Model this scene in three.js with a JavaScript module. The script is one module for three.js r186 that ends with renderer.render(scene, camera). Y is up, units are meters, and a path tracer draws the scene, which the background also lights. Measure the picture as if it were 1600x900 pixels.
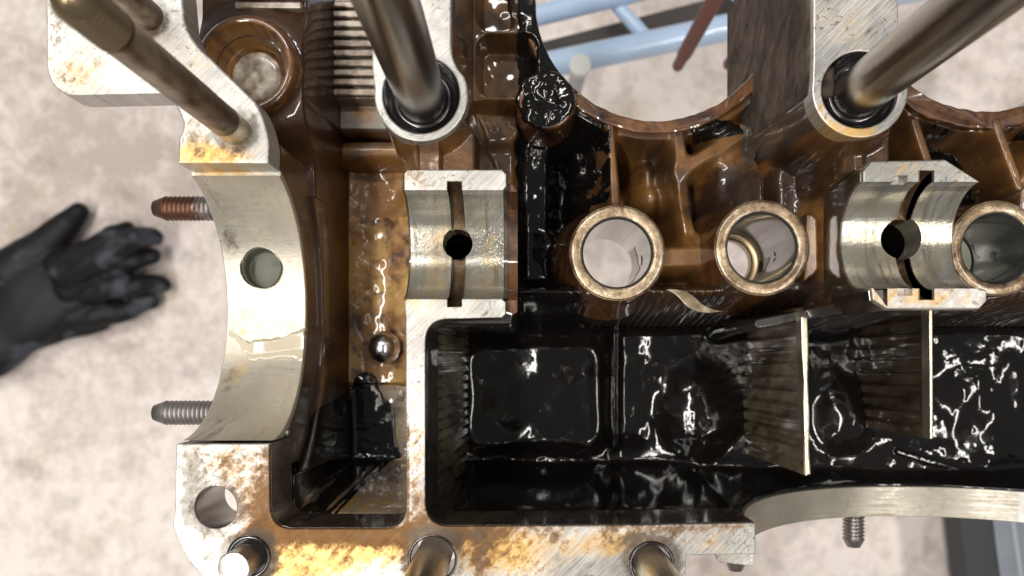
import * as THREE from 'three';
import { mergeGeometries } from 'three/addons/utils/BufferGeometryUtils.js';
import { MarchingCubes } from 'three/addons/objects/MarchingCubes.js';
import { RoundedBoxGeometry } from 'three/addons/geometries/RoundedBoxGeometry.js';
import { RectAreaLightUniformsLib } from 'three/addons/lights/RectAreaLightUniformsLib.js';
import { Brush, Evaluator, SUBTRACTION } from 'three-bvh-csg';

// Plan units: 6100 to the metre. X right, Y towards the sump, h above the split face of the case half.
const CX = 806, CY = 560, F = 1246, S = 1 / 6100, TOP = 0.6;   // TOP: height of the split face above the floor
const FLOOR = -TOP / S;

// ---------------------------------------------------------------- camera
const scene = new THREE.Scene();
const camera = new THREE.PerspectiveCamera(2 * Math.atan(560 / F) * 180 / Math.PI, 1612 / 1120, 0.01, 60);
camera.up.set(0, 0, -1);
camera.position.set(0, TOP + F * S, 0);
camera.lookAt(0, 0, 0);
camera.setViewOffset(1612, 1120, 0, 0, 1600, 900);
camera.focus = (F + 90) * S;
camera.userData.fStop = camera.getFocalLength() / 1.9;

// ---------------------------------------------------------------- light
scene.background = new THREE.Color(0.19, 0.19, 0.194);
const renderer = new THREE.WebGLRenderer({ antialias: true });
renderer.toneMapping = THREE.LinearToneMapping;
renderer.toneMappingExposure = 0.88;
renderer.shadowMap.enabled = true;
RectAreaLightUniformsLib.init();
const LAMPS = [   // centre x, height, z, size along x, size along z, intensity, label
  [-0.53, TOP + 1.55, 0.55, 0.11, 1.8, 58, 'long white tube lamp hanging over the engine case'],
  [-0.75, TOP + 1.75, -1.0, 1.5, 0.12, 46, 'white tube lamp hanging crosswise beyond the tall studs'],
  [1.0, TOP + 1.7, 0.5, 0.12, 1.5, 42, 'white tube lamp added on the steel stand side as fill'],  // unseen lamp added as right-side fill; also suits highlights on the stud seats
];

// ---------------------------------------------------------------- noise and helpers
function hash(x, y, z) {
  let n = (x * 374761393 + y * 668265263 + z * 2147483647) | 0;
  n = Math.imul(n ^ (n >>> 13), 1274126177); n ^= n >>> 16;
  return (n >>> 0) / 4294967295;
}
const fade = (t) => t * t * (3 - 2 * t);
function vn(x, y, z = 0) {
  const xi = Math.floor(x), yi = Math.floor(y), zi = Math.floor(z), u = fade(x - xi), v = fade(y - yi), w2 = fade(z - zi);
  const a = (zz) => {
    const p = hash(xi, yi, zz), q = hash(xi + 1, yi, zz), r = hash(xi, yi + 1, zz), s = hash(xi + 1, yi + 1, zz);
    return p + (q - p) * u + (r - p) * v + (p - q - r + s) * u * v;
  };
  const lo = a(zi);
  return w2 === 0 ? lo : lo + (a(zi + 1) - lo) * w2;
}
function fbm(x, y, z = 0, o = 4) { let s = 0, a = 0.5, t = 0; for (let i = 0; i < o; i++) { s += a * vn(x, y, z + i * 17); t += a; x *= 2.03; y *= 2.03; a *= 0.5; } return s / t; }
const cl = (x, a = 0, b = 1) => x < a ? a : x > b ? b : x;
const ss = (a, b, x) => fade(cl((x - a) / (b - a)));
const mix = (a, b, t) => a + (b - a) * t;
const mix3 = (a, b, t) => [a[0] + (b[0] - a[0]) * t, a[1] + (b[1] - a[1]) * t, a[2] + (b[2] - a[2]) * t];
const kk = (h) => F / (F - h);
const w = (px, py, h) => [CX + (px - CX) / kk(h), CY + (py - CY) / kk(h)];   // plan position of a point measured at depth h
let seed = 7; const rnd = () => (seed = (seed * 16807) % 2147483647) / 2147483647;

const taken = {};
const numbered = (n) => { const c = taken[n] = (taken[n] ?? -1) + 1; return c ? `${n}_${String(c).padStart(3, '0')}` : n; };
function thing(name, label, category, group) {
  const g = new THREE.Group(); g.name = numbered(name); g.userData = { label, category }; if (group) g.userData.group = group;
  scene.add(g); return g;
}
// geometry in plan units (x = X, y = h, z = Y) -> metres
function part(parent, name, geo, mat) {
  geo.translate(-CX, 0, -CY); geo.scale(S, S, S); geo.translate(0, TOP, 0);
  geo.translate(-parent.position.x, -parent.position.y, -parent.position.z);
  const m = new THREE.Mesh(geo, mat); m.name = name; m.castShadow = m.receiveShadow = true;
  return m;
}
const add = (parent, name, geo, mat, under) => { if (mat === M.machined) planUV(geo, 0.03, 0.03); const m = part(parent, name, geo, mat); (under ?? parent).add(m); return m; };

// ---------------------------------------------------------------- textures
function dataTex(wd, ht, fn, srgb, ch = 4) {
  const d = new Uint8Array(wd * ht * 4);
  for (let j = 0; j < ht; j++) for (let i = 0; i < wd; i++) {
    const c = fn(i, j), o = (j * wd + i) * 4;
    if (c.length) { for (let q = 0; q < 3; q++) { const l = c[q]; d[o + q] = 255 * cl(srgb ? (l <= 0.0031308 ? l * 12.92 : 1.055 * Math.pow(l, 1 / 2.4) - 0.055) : l); } } else d[o] = d[o + 1] = d[o + 2] = 255 * cl(c);
    d[o + 3] = 255;
  }
  const t = new THREE.DataTexture(d, wd, ht); t.magFilter = t.minFilter = THREE.LinearFilter; t.wrapS = t.wrapT = THREE.RepeatWrapping;
  if (srgb) t.colorSpace = THREE.SRGBColorSpace; t.needsUpdate = true; return t;
}
// plan-mapped uv over the case: linear in position, with a little depth mixed in so that walls do not streak
const TX0 = 0, TY0 = -170, TW = 1800, TH = 1150;
function planUV(g, mx = 0.37, my = 0.29) {
  const p = g.attributes.position, uv = new Float32Array(p.count * 2);
  for (let i = 0; i < p.count; i++) { const X = p.getX(i), h = p.getY(i), Y = p.getZ(i); uv[2 * i] = (X - TX0 + mx * h) / TW; uv[2 * i + 1] = (Y - TY0 + my * h) / TH; }
  g.setAttribute('uv', new THREE.BufferAttribute(uv, 2)); return g;
}
// stains on the machined faces: amber varnish, burnt brown, dark grime (plan X, Y, rx, ry, amber, brown, grime)
const STAINS = [
  [290, 330, 18, 70, 0, 0, 0.8], [290, 600, 14, 60, 0, 0.2, 0.7], [305, 665, 30, 22, 0, 0, 0.7], [400, 300, 30, 30, 0, 0, 0.25], [560, 845, 150, 20, 0.9, 0.5, 0],
  [300, 730, 34, 50, 0.1, 0.2, 0.9], [345, 850, 26, 26, 0, 0.1, 0.8], [300, 800, 26, 40, 0, 0, 0.8], [330, 880, 30, 26, 0, 0.1, 0.8], [160, 60, 60, 60, 0, 0.1, 0.35], [365, 120, 40, 40, 0, 0.05, 0.4], [395, 215, 16, 30, 0, 0.1, 0.5], [340, 215, 40, 20, 0.1, 0, 0.7], [440, 835, 30, 20, 0.8, 0.9, 0.2], [700, 832, 80, 9, 0.3, 0.8, 0.6], [610, 880, 50, 26, 0.15, 0, 0], [590, 840, 60, 12, 0.8, 0.8, 0.2], [1000, 860, 60, 30, 0.1, 0.2, 0.8], [640, 150, 80, 90, 0, 0.05, 0.2],
  [385, 745, 48, 70, 0.5, 1.0, 0.25], [330, 720, 40, 28, 0.35, 0.5, 0.35], [405, 815, 22, 40, 0.4, 1.0, 0.3], [300, 760, 22, 60, 0, 0.1, 0.75],
  [520, 850, 110, 30, 1.3, 0.35, 0], [470, 890, 70, 40, 1.0, 0.6, 0.1], [540, 836, 120, 9, 0.3, 1.0, 0.5],
  [665, 815, 28, 40, 0.4, 0.9, 0.7], [650, 690, 16, 60, 0.4, 0.5, 0.3], [648, 770, 15, 36, 0.4, 0.9, 0.6], [650, 600, 14, 50, 0.3, 0.3, 0.2],
  [770, 860, 80, 40, 1.1, 0.7, 0.1], [750, 880, 18, 40, 0.2, 1.2, 1.1], [880, 845, 90, 22, 0.25, 0.35, 0.55], [960, 850, 60, 25, 0.8, 0.3, 0.2], [1120, 840, 60, 30, 0.5, 0.5, 0.35],
  [330, 240, 60, 16, 1.2, 0.5, 0], [300, 215, 22, 30, 0.3, 0.2, 0.4], [120, 110, 46, 40, 0.5, 0.35, 0.1], [90, 60, 25, 60, 0.1, 0.1, 0.55], [230, 45, 34, 26, 0.6, 0.7, 0.3], [310, 95, 26, 30, 0.3, 0.15, 0.2],
  [650, 277, 26, 14, 0.3, 0.9, 0.2], [720, 285, 26, 10, 0.2, 0.5, 0.4], [720, 485, 34, 14, 0.3, 0.5, 0.5], [640, 470, 18, 20, 0.4, 0.4, 0.1],
  [1310, 30, 50, 60, 0.35, 0.3, 0.1], [1330, 205, 40, 14, 1.0, 0.5, 0.1], [1285, 170, 16, 40, 0.5, 0.4, 0.2], [1420, 262, 60, 18, 0.5, 0.35, 0.1], [1440, 468, 90, 16, 0.6, 0.35, 0.05], [1500, 262, 30, 20, 0.4, 0.3, 0.1],
  [1420, 330, 70, 20, 0.2, 0.2, 0.4], [1400, 400, 80, 60, 0.5, 0.3, 0.2], [1500, 400, 40, 60, 0.4, 0.6, 0.4],
  [690, 340, 40, 40, 0.2, 0.1, 0.5], [672, 400, 24, 70, 0.7, 0.1, 0.1], [760, 400, 24, 60, 0.6, 0.15, 0.1], [760, 330, 24, 40, 0.2, 0.1, 0.5], [730, 440, 60, 20, 0.3, 0.1, 0.5],
  [345, 520, 60, 90, 0.28, 0, 0], [300, 560, 20, 120, 0.35, 0.05, 0.1], [345, 330, 70, 60, 0.1, 0, 0.1],
];
function stainAt(X, Y) {
  let a = 0, b = 0, g = 0;
  for (const [sx, sy, rx, ry, wa, wb, wg] of STAINS) {
    const dx = (X - sx) / rx, dy = (Y - sy) / ry, d = dx * dx + dy * dy;
    if (d > 5) continue; const e = Math.exp(-d * 0.9); a += wa * e; b += wb * e; g += wg * e;
  }
  return [a, b, g];
}
const BOLTS = [[389, 870, 34], [676, 874, 40], [1018, 882, 36], [337, 793, 33], [232, 26, 24], [368, 204, 24]];
const MW = 1800, MH = 1150;
const machRough = new Uint8Array(MW * MH);
const machTex = dataTex(MW, MH, (i, j) => {
  const X = TX0 + i, Y = TY0 + j;
  const [a0, b0, g0] = stainAt(X, Y);
  const n = fbm(X / 38, Y / 38, 1, 4), m = fbm(X / 9, Y / 9, 5, 3), f = fbm(X / 2.6, Y / 2.6, 9, 2), big = fbm(X / 130, Y / 130, 3, 3);
  const inPump = X < 423 && Y > 253 && Y < 691, inRing = X > 1180 && Y > 800;
  const groove = (X > 697 && X < 720 && Math.abs(Y - 381) < 99) || (X > 1434 && X < 1459 && Math.abs(Y - 367) < 102);
  const streak = fbm((X + 0.9 * Y) / 9, (Y - X * 0.6) / 60, 37, 3) - 0.5;
  const a = cl(ss(0.15, 0.95, a0 * 0.7 + (n - 0.5) * 0.7 + (m - 0.5) * 0.4 + streak * 0.8 + 0.1) * Math.min(1, a0 * 1.4 + 0.08));
  let ring = 0; for (const [hx, hy, hr] of BOLTS) { const d = Math.hypot(X - hx, Y - hy) - hr; if (d < 40) ring = Math.max(ring, Math.exp(-(((d - 3) / 11) ** 2))); }
  const ed = X < 640 ? (X > 421 ? Math.min(Math.abs(Y - 827), Math.abs(X - 636)) : Y > 694 && X > 380 ? Math.abs(X - 421) : 99) : X < 1185 ? (Y > 800 ? Math.abs(Y - 822) : 99) : 99, edge = Y > 640 ? Math.exp(-ed / (7 + 22 * n * n)) : 0;
  const b = ss(0.32, 1.0, (b0 + 0.5 * ring + 0.9 * edge) * 0.62 + streak * 0.5 + (m - 0.5) * 0.55 + (f - 0.5) * 0.42 + (n - 0.5) * 0.55);
  const g = ss(0.3, 0.95, (g0 + 1.1 * ring) * 0.62 + streak * 0.4 + (n - 0.5) * 1.0 + (m - 0.5) * 0.5 + (f - 0.5) * 0.3);
  // milling marks: fine lines
  let line;
  if (inPump) line = fbm(X / 30, Y / 1.3, 31, 2);
  else if (inRing) line = fbm(X / 60, Y / 1.7, 33, 2);
  else line = fbm((X + Y) / 1.7, (X - Y) / 45, 35, 2);
  let c = mix3([0.28, 0.272, 0.255], [0.58, 0.56, 0.525], cl(0.36 + 1.5 * (big - 0.4) + 1.0 * (line - 0.5) + 0.9 * (n - 0.5)));
  if (inPump) c = mix3(c, [0.50, 0.455, 0.36], 0.75);
  if (inRing) c = mix3(c, [0.27, 0.24, 0.185], cl(0.75 + 0.9 * (line - 0.5)));
  c = mix3(c, [0.62, 0.37, 0.10], a * 0.9);
  c = mix3(c, [0.17, 0.078, 0.026], b * 0.92);
  c = mix3(c, [0.10, 0.085, 0.07], g * 0.75);
  const bore = (X > 625 && X < 790 && Y > 298 && Y < 465) || (X > 1320 && X < 1540 && Y > 285 && Y < 450);
  if (bore) { const band = fbm(X / 7, Y / 70, 151, 3) - 0.5; c = mix3(c, [0.16, 0.13, 0.085], cl(0.1 + 3 * band)); c = mix3(c, [0.46, 0.36, 0.17], cl(1.8 * (fbm(X / 14, Y / 24, 153, 3) - 0.52))); }
  if (bore) c = mix3(c, [0.27, 0.26, 0.21], cl(0.5 + 1.4 * (n - 0.5)));
  if (groove) c = mix3([0.16, 0.10, 0.05], [0.05, 0.035, 0.022], cl(0.5 + 2 * (m - 0.5)));
  const pit = ss(0.80, 0.88, vn(X / 4.2, Y / 4.2, 77)) * ss(0.5, 0.7, vn(X / 40, Y / 40, 78));
  c = mix3(c, [0.09, 0.06, 0.035], pit * (bore || inPump ? 0.12 : inRing ? 0.1 : 0.6));
  machRough[j * MW + i] = 255 * cl((groove ? 0.3 : bore ? 0.14 : inPump ? 0.4 : 0.4) + 0.22 * (m - 0.5) + 0.18 * (line - 0.5) + a * 0.05 + b * 0.25 - g * 0.08 + 0.2 * (big - 0.5), 0.08, 1);
  return c;
}, true);
const machRoughTex = dataTex(MW, MH, (i, j) => { const r = machRough[j * MW + i] / 255; return r; }, false);
const grainTex = dataTex(1024, 1024, (i, j) => { const f = (s, z) => { const q = 1024 / s, x = i / s, y = j / s; const t = i / 1024, u = j / 1024; return mix(mix(vn(x, y, z), vn(x - q, y, z), t), mix(vn(x, y - q, z), vn(x - q, y - q, z), t), u); }; return 0.45 * f(4, 1) + 0.3 * f(11, 2) + 0.25 * f(31, 3); }, false);

const varnTex = dataTex(900, 575, (i, j) => {
  const X = i * 2, Y = j * 2, n = fbm(X / 48, Y / 48, 101, 4), m = fbm(X / 11, Y / 11, 103, 3), d = fbm(X / 30, Y / 44, 107, 3);
  const v = cl(0.6 + 1.1 * (n - 0.5) + 0.9 * (m - 0.5)), k = 0.4 * ss(0.42, 0.8, d);
  return [v * mix(1, 0.3, k), v * v ** 0.2 * mix(1, 0.26, k), v * v ** 0.4 * mix(1, 0.28, k)];
}, true);
// ---------------------------------------------------------------- materials
const std = (o) => new THREE.MeshStandardMaterial(o), phy = (o) => new THREE.MeshPhysicalMaterial(o);
const lin = (r, g, b) => new THREE.Color().setRGB(r, g, b);
const bumpClone = (rx, ry) => { const t = grainTex.clone(); t.repeat.set(rx, ry); t.needsUpdate = true; return t; };
const castBump = bumpClone(5.2, 3.3), finerBump = bumpClone(9, 6), sparkBump = bumpClone(4, 2.6);
const M = {
  machined: std({ map: machTex, roughnessMap: machRoughTex, roughness: 1, metalness: 0.55, bumpMap: finerBump, bumpScale: 0.00006 }),
  cast: phy({ vertexColors: true, roughness: 0.46, metalness: 0.25, bumpMap: castBump, bumpScale: 0.0002, clearcoat: 0.8, clearcoatRoughness: 0.08 }),
  brown: phy({ color: lin(0.16, 0.068, 0.020), map: varnTex, roughness: 0.42, metalness: 0.2, bumpMap: castBump, bumpScale: 0.0001, clearcoat: 1, clearcoatRoughness: 0.05 }),
  amber: phy({ color: lin(0.34, 0.165, 0.042), map: varnTex, roughness: 0.4, metalness: 0.3, bumpMap: castBump, bumpScale: 0.0001, clearcoat: 1, clearcoatRoughness: 0.05 }),
  ringTop: phy({ color: lin(0.52, 0.42, 0.285), map: varnTex, roughness: 0.36, metalness: 0.65, bumpMap: sparkBump, bumpScale: 0.00025, clearcoat: 0.6, clearcoatRoughness: 0.15 }),
  ridge: phy({ color: lin(0.36, 0.30, 0.21), map: varnTex, roughness: 0.36, metalness: 0.55, bumpMap: castBump, bumpScale: 0.0001, clearcoat: 0.7, clearcoatRoughness: 0.15 }),
  dull: std({ color: lin(0.11, 0.085, 0.066), map: varnTex, roughness: 0.85, metalness: 0.1, bumpMap: castBump, bumpScale: 0.0002 }),
  foot: phy({ color: lin(0.42, 0.42, 0.35), roughness: 0.35, metalness: 0.2, clearcoat: 0.8, clearcoatRoughness: 0.08 }),
  plug: phy({ color: lin(0.85, 0.82, 0.72), map: varnTex, roughness: 0.4, clearcoat: 0.7, clearcoatRoughness: 0.1 }),
  fin: phy({ color: lin(0.34, 0.285, 0.225), map: varnTex, roughness: 0.42, metalness: 0.4, clearcoat: 0.5, clearcoatRoughness: 0.2 }),
  film: phy({ color: lin(0.50, 0.44, 0.33), roughness: 0.05, metalness: 0, ior: 1.5 }),
  threadWorn: std({ vertexColors: true, roughness: 0.45, metalness: 0.7 }),
  feed: std({ color: lin(0.12, 0.12, 0.095), roughness: 0.55, metalness: 0.3 }),
  edge: std({ color: lin(0.52, 0.45, 0.33), roughness: 0.3, metalness: 0.9, bumpMap: sparkBump, bumpScale: 0.0002 }),
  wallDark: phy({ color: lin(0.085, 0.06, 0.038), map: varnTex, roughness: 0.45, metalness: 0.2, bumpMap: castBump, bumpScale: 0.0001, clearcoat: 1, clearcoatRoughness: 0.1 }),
  bore: phy({ color: lin(0.12, 0.12, 0.115), roughness: 0.2, metalness: 0.6, clearcoat: 0.6, clearcoatRoughness: 0.06 }),
  oil: phy({ color: lin(0.006, 0.005, 0.0045), roughness: 0.1, metalness: 0, ior: 1.5, bumpMap: bumpClone(3, 2), bumpScale: 0.000025 }),
  steel: std({ color: lin(0.37, 0.35, 0.32), roughness: 0.26, metalness: 1, bumpMap: finerBump, bumpScale: 0.00004 }),
  oldSteel: std({ color: lin(0.36, 0.30, 0.24), map: varnTex, roughness: 0.42, metalness: 0.85, bumpMap: finerBump, bumpScale: 0.0001 }),
  rust: std({ color: lin(0.26, 0.125, 0.07), roughness: 0.6, metalness: 0.5, bumpMap: finerBump, bumpScale: 0.0002 }),
  thread: std({ color: lin(0.24, 0.215, 0.2), roughness: 0.38, metalness: 0.9 }),
  gilt: std({ color: lin(0.33, 0.25, 0.15), roughness: 0.33, metalness: 0.95 }),
  rubber: phy({ color: lin(0.012, 0.011, 0.011), roughness: 0.2, clearcoat: 1, clearcoatRoughness: 0.05 }),
  ball: std({ color: lin(0.62, 0.62, 0.68), roughness: 0.2, metalness: 1 }),
  redStud: std({ color: lin(0.16, 0.06, 0.045), roughness: 0.55, metalness: 0.5 }),
  white: std({ color: lin(0.72, 0.71, 0.69), roughness: 0.5 }),
};

// ---------------------------------------------------------------- floor
{
  const sz = 5, ft = dataTex(2048, 2048, (i, j) => {
    const x = i / 2048 * sz * 100, y = j / 2048 * sz * 100;   // cm
    const a = fbm(x / 26, y / 26, 1, 4), b = fbm(x / 5, y / 5, 4, 4), c = fbm(x / 1.3, y / 1.3, 7, 3);
    let col = mix3([0.50, 0.42, 0.385], [0.82, 0.735, 0.69], cl(0.6 + 1.3 * (a - 0.5) + 1.1 * (b - 0.5) + 0.9 * (c - 0.5) + 0.5 * (vn(x * 2.6, y * 2.6, 9) - 0.5)));
    const st = ss(0.63, 0.75, fbm(x / 3.1, y / 3.1, 11, 5)) * 0.26;
    col = mix3(col, [0.17, 0.135, 0.12], st);
    return mix3(col, [0.55, 0.45, 0.25], 0.25 * ss(0.7, 0.8, fbm(x / 4.3, y / 4.3, 15, 3)));
  }, true);
  const g = new THREE.PlaneGeometry(sz, sz); g.rotateX(-Math.PI / 2);
  const m = new THREE.Mesh(g, std({ map: ft, roughness: 0.85, bumpMap: bumpClone(30, 30), bumpScale: 0.0012 }));
  m.name = 'concrete_floor'; m.receiveShadow = m.castShadow = true; m.userData = { kind: 'structure', label: 'stained beige concrete workshop floor', category: 'floor' };
  scene.add(m);
}

// ---------------------------------------------------------------- lamps above, outside the picture
for (const [x, y, z, wide, len, power, label] of LAMPS) {
  const g = thing('tube_lamp', label, 'lamp');
  g.position.set(x, y, z);
  const mk = (geo, mat, n) => { const m = new THREE.Mesh(geo, mat); m.name = n; m.castShadow = m.receiveShadow = true; g.add(m); return m; };
  const hg = new RoundedBoxGeometry(wide + 0.05, 0.05, len + 0.05, 3, 0.01); hg.translate(0, 0.045, 0);
  mk(hg, M.white, 'housing');
  for (const s of [-0.03, 0.03]) {
    const tg = new THREE.CylinderGeometry(0.013, 0.013, Math.max(wide, len), 16); if (len > wide) { tg.rotateX(Math.PI / 2); tg.translate(s, 0.004, 0); } else { tg.rotateZ(Math.PI / 2); tg.translate(0, 0.004, s); }
    mk(tg, std({ color: 0xffffff, emissive: lin(1, 0.97, 0.92), emissiveIntensity: 6 }), 'tube');
  }
  const l = new THREE.RectAreaLight(lin(1, 0.965, 0.91), power, wide, len);
  l.position.set(x, y - 0.012, z); l.rotation.x = -Math.PI / 2; scene.add(l);
}

// ================================================================ the crankcase half
const kase = thing('crankcase_half', 'oily aluminium engine crankcase half with open bearing saddles, bores and sump', 'engine case');
kase.position.set(0, TOP, 0);

// ---- the cast inside as a height field over the plan
const HOLE1 = [1071, -117, 230], HOLE2 = [1693, -135, 230];
const LIFT = [[984, 375], [1238, 366], [1650, 367]];
const sdBox = (X, Y, x0, x1, y0, y1, r) => { const qx = Math.abs(X - (x0 + x1) / 2) - (x1 - x0) / 2 + r, qy = Math.abs(Y - (y0 + y1) / 2) - (y1 - y0) / 2 + r; return Math.hypot(Math.max(qx, 0), Math.max(qy, 0)) + Math.min(Math.max(qx, qy), 0) - r; };
const inside = (d, soft) => ss(soft, 0, d);            // 1 inside, falling to 0 over soft outside
const sdSeg = (X, Y, ax, ay, bx, by) => { const dx = bx - ax, dy = by - ay, t = cl(((X - ax) * dx + (Y - ay) * dy) / (dx * dx + dy * dy)); return [Math.hypot(X - ax - dx * t, Y - ay - dy * t), t]; };
const W = (pts, h) => pts.map(([x, y]) => w(x, y, h));
const rib = (h, X, Y, a, b, half, top0, top1, soft) => { const [d, t] = sdSeg(X, Y, a[0], a[1], b[0], b[1]); const top = mix(top0, top1, t); return Math.max(h, mix(h, top, inside(d - half, soft))); };
const bump = (h, X, Y, c, r, amp) => { const d = Math.hypot(X - c[0], (Y - c[1]) * 0.82) / (r * 1.15); return d < 1 ? h + amp * (1 - d * d) ** 1.5 : h; };

const RIB1 = [w(952, 185, -270), w(962, 325, -270)], RIB2 = [w(1058, 200, -280), w(1076, 372, -270)], BAR = [w(1010, 405, -240), w(1150, 400, -240)];
const BAND = [w(1062, 268, -275), w(1160, 205, -285)], LEDGE = [w(1185, 506, -190), w(1368, 470, -190)];
const RIB3 = [w(1430, 190, -250), w(1480, 330, -250)], RIB4 = [w(1560, 190, -250), w(1600, 290, -250)];
function caseHoles(X, Y) {
  for (const [x, y] of LIFT) if ((X - x) ** 2 + (Y - y) ** 2 < 64 * 64) return true;
  if ((X - HOLE1[0]) ** 2 + (Y - HOLE1[1]) ** 2 < HOLE1[2] ** 2 && X < 1256 && Y < 140) return true;
  if ((X - HOLE2[0]) ** 2 + (Y - HOLE2[1]) ** 2 < HOLE2[2] ** 2 && Y < 140 && X > 1440) return true;
  if ((X - CUP[0]) ** 2 + (Y - CUP[1]) ** 2 < 60 * 60) return true;
  if ((X - 709) ** 2 + (Y - 369) ** 2 < 24 * 24 || (X - 1448) ** 2 + (Y - 361) ** 2 < 33 * 33) return true;
  if (Math.hypot(X - 337, Y - 793) < 42) return true;
  return false;
}
const CUP = [334, 46];
function H(X, Y) {
  let h;
  const n = fbm(X / 70, Y / 70, 21, 3) - 0.5, n2 = fbm(X / 20, Y / 20, 25, 2) - 0.5;
  if (X < 648) {
    // timing chamber between the oil pump bore and the web
    let f;
    if (Y > 40) {
      f = -484 + 26 * ((X - 510) / 90) ** 2 - 14 * ss(612, 624, Y) + 10 * n;
      const d1 = (Y - 128) / 30; if (Math.abs(d1) < 1) f = Math.max(f, -475 + 66 * Math.sqrt(1 - d1 * d1));
      f = Math.max(f, mix(-486, -392, inside(sdBox(X, Y, 420, 700, 40, 88, 12), 10)));
    } else f = -372 + 3 * n;
    f = Math.max(f, mix(-490, -362, ss(48, 36, Y)));
    f = mix(f, -135, ss(780, 829, Y));
    let top;
    if (Y < 255) { top = -206 - 60 * ss(120, 220, Y); } else top = Y < 760 ? -Math.sqrt(Math.max(330 * 330 - (Y - 473) ** 2, 130 * 130)) : -135;
    if (Y < 200) top = Math.max(top, mix(top, -176, inside(Math.hypot(X - CUP[0], Y - CUP[1]) - 90, 60)));
    h = mix(top, f, ss(424, 446, X));
    // fillet round the chamber
    h = Math.max(h, mix(f, -150, inside(sdBox(X, Y, 634, 720, 190, 830, 10), 10)));
  } else {
    h = -350 + 30 * n;
    // pockets under the first arm
    if (X < 900) {
      h = -252 + 6 * n;
      const pk = Math.min(sdBox(X, Y, 741, 836, -38, 56, 16), sdBox(X, Y, 741, 800, -200, -66, 16), sdBox(X, Y, 860, 960, -200, -60, 16));
      h = mix(h, -315 + 16 * n, inside(pk, 9));
      const low = inside(sdBox(X, Y, 700, 830, 90, 420, 14), 16);
      h = mix(h, -305 + 9 * Math.cos(Y / 14) * ss(200, 150, Y) + 12 * n, low);
      h = mix(h, -350 + 20 * n, inside(sdBox(X, Y, 822, 905, 118, 470, 30), 24));
    }
    // pockets between the first cylinder opening and the tappet bores
    if (X > 870 && X < 1262) {
      const p = inside(sdBox(X, Y, 894, 1168, 138, 320, 40), 34);
      h = mix(h, -460 + 24 * n, p);
      for (const [c, r, a] of BUMPS) h = bump(h, X, Y, c, r, a);
      h = rib(h, X, Y, RIB1[0], RIB1[1], 8, -262, -266, 20);
      h = rib(h, X, Y, RIB2[0], RIB2[1], 11, -272, -258, 22);
      const f2 = ss(1120, 1300, X + 0.5 * (Y - 200));
      h = mix(h, -345 + 120 * f2 + 34 * n, 0.95 * ss(1.5, 0.3, Math.hypot((X - 1255) / 110, (Y - 250) / 100)));
      h = rib(h, X, Y, BAND[0], BAND[1], 10, -268, -282, 28);
      const r1 = Math.hypot(X - HOLE1[0], Y - HOLE1[1]); h = Math.max(h, mix(h, -276, inside(Math.abs(r1 - 248) - 14, 14)));
    }
    if (X > 1400) {
      h = mix(h, -400 + 24 * n, inside(sdBox(X, Y, 1420, 1800, 90, 300, 30), 16));
      h = rib(h, X, Y, RIB3[0], RIB3[1], 8, -250, -255, 26); h = rib(h, X, Y, RIB4[0], RIB4[1], 8, -255, -260, 26);
      h = bump(h, X, Y, w(1585, 235, -360), 46, 50);
      const r2 = Math.hypot(X - HOLE2[0], Y - HOLE2[1]); h = Math.max(h, mix(h, -276, inside(Math.abs(r2 - 250) - 16, 14)));
    }
    h = rib(h, X, Y, BAR[0], BAR[1], 16, -226, -226, 30);
    // ground between the tappet bores and the second saddle
    h = Math.max(h, mix(h, -205 + 24 * n, inside(sdBox(X, Y, 1290, 1380, 200, 440, 30), 60)));
    for (const [x, y] of LIFT) h = Math.max(h, mix(h, -235, inside(Math.hypot(X - x, Y - y) - 84, 26)));
    // down into the sump
    const y0 = X < 800 ? 486 : mix(438, 432, ss(900, 1250, X)), y1 = X < 800 ? 506 : 500;
    const grooves = X > 900 ? 5 * Math.cos(X / 15 * 2 * Math.PI) * ss(430, 450, Y) : 0;
    let s = SUMP(X, Y, n);
    h = mix(Math.max(h, mix(h, -200, ss(410, 438, Y))), s, ss(y0, y1 + 8, Y + grooves * 0.8));
    h = rib(h, X, Y, LEDGE[0], LEDGE[1], 8, -186, -186, 12);
    // saddle blocks, necks and arms rise to just under the machined faces
    h = Math.max(h, mix(h, -128, inside(sdBox(X, Y, 630, 798, 262, 500, 6), 16)));
    h = Math.max(h, mix(h, -45, inside(sdBox(X, Y, 640, 738, 190, 268, 8), 30)), mix(h, -26, inside(sdBox(X, Y, 652, 684, 190, 268, 6), 12)));
    h = Math.max(h, mix(h, -128, inside(sdBox(X, Y, 1372, 1512, 270, 462, 30), 60)));
    h = Math.max(h, mix(h, -60, inside(sdBox(X, Y, 1342, 1418, 190, 258, 8), 26)), mix(h, -48, inside(sdBox(X, Y, 1352, 1372, 190, 258, 6), 12)));
  }
  const d2 = Math.min(sdBox(X, Y, 1276, 1400, -400, 150, 4), Math.hypot(X - 1345, Y - 140) - 72);
  h = Math.max(h, mix(h, -14, inside(d2, Y < 150 && X < 1300 ? 24 : 20)));
  const d1 = Math.min(sdBox(X, Y, 586, 702, -400, 150, 4), Math.hypot(X - 658, Y - 148) - 68);
  h = Math.max(h, mix(h, -14, inside(d1, 24)));
  if (Math.hypot(X - 658, Y - 150) < 60 || Math.hypot(X - 1346, Y - 141) < 60) h = -70;
  return h + n2 * 1.1 + n * 4;
}
const BUMPS = [[w(1003, 248, -390), 50, 100], [w(1012, 318, -390), 60, 130], [w(932, 316, -390), 56, 110], [w(908, 240, -380), 44, 60], [w(1110, 296, -360), 66, 100], [w(1250, 300, -300), 46, 24], [w(1180, 180, -330), 46, 26]];
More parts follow.
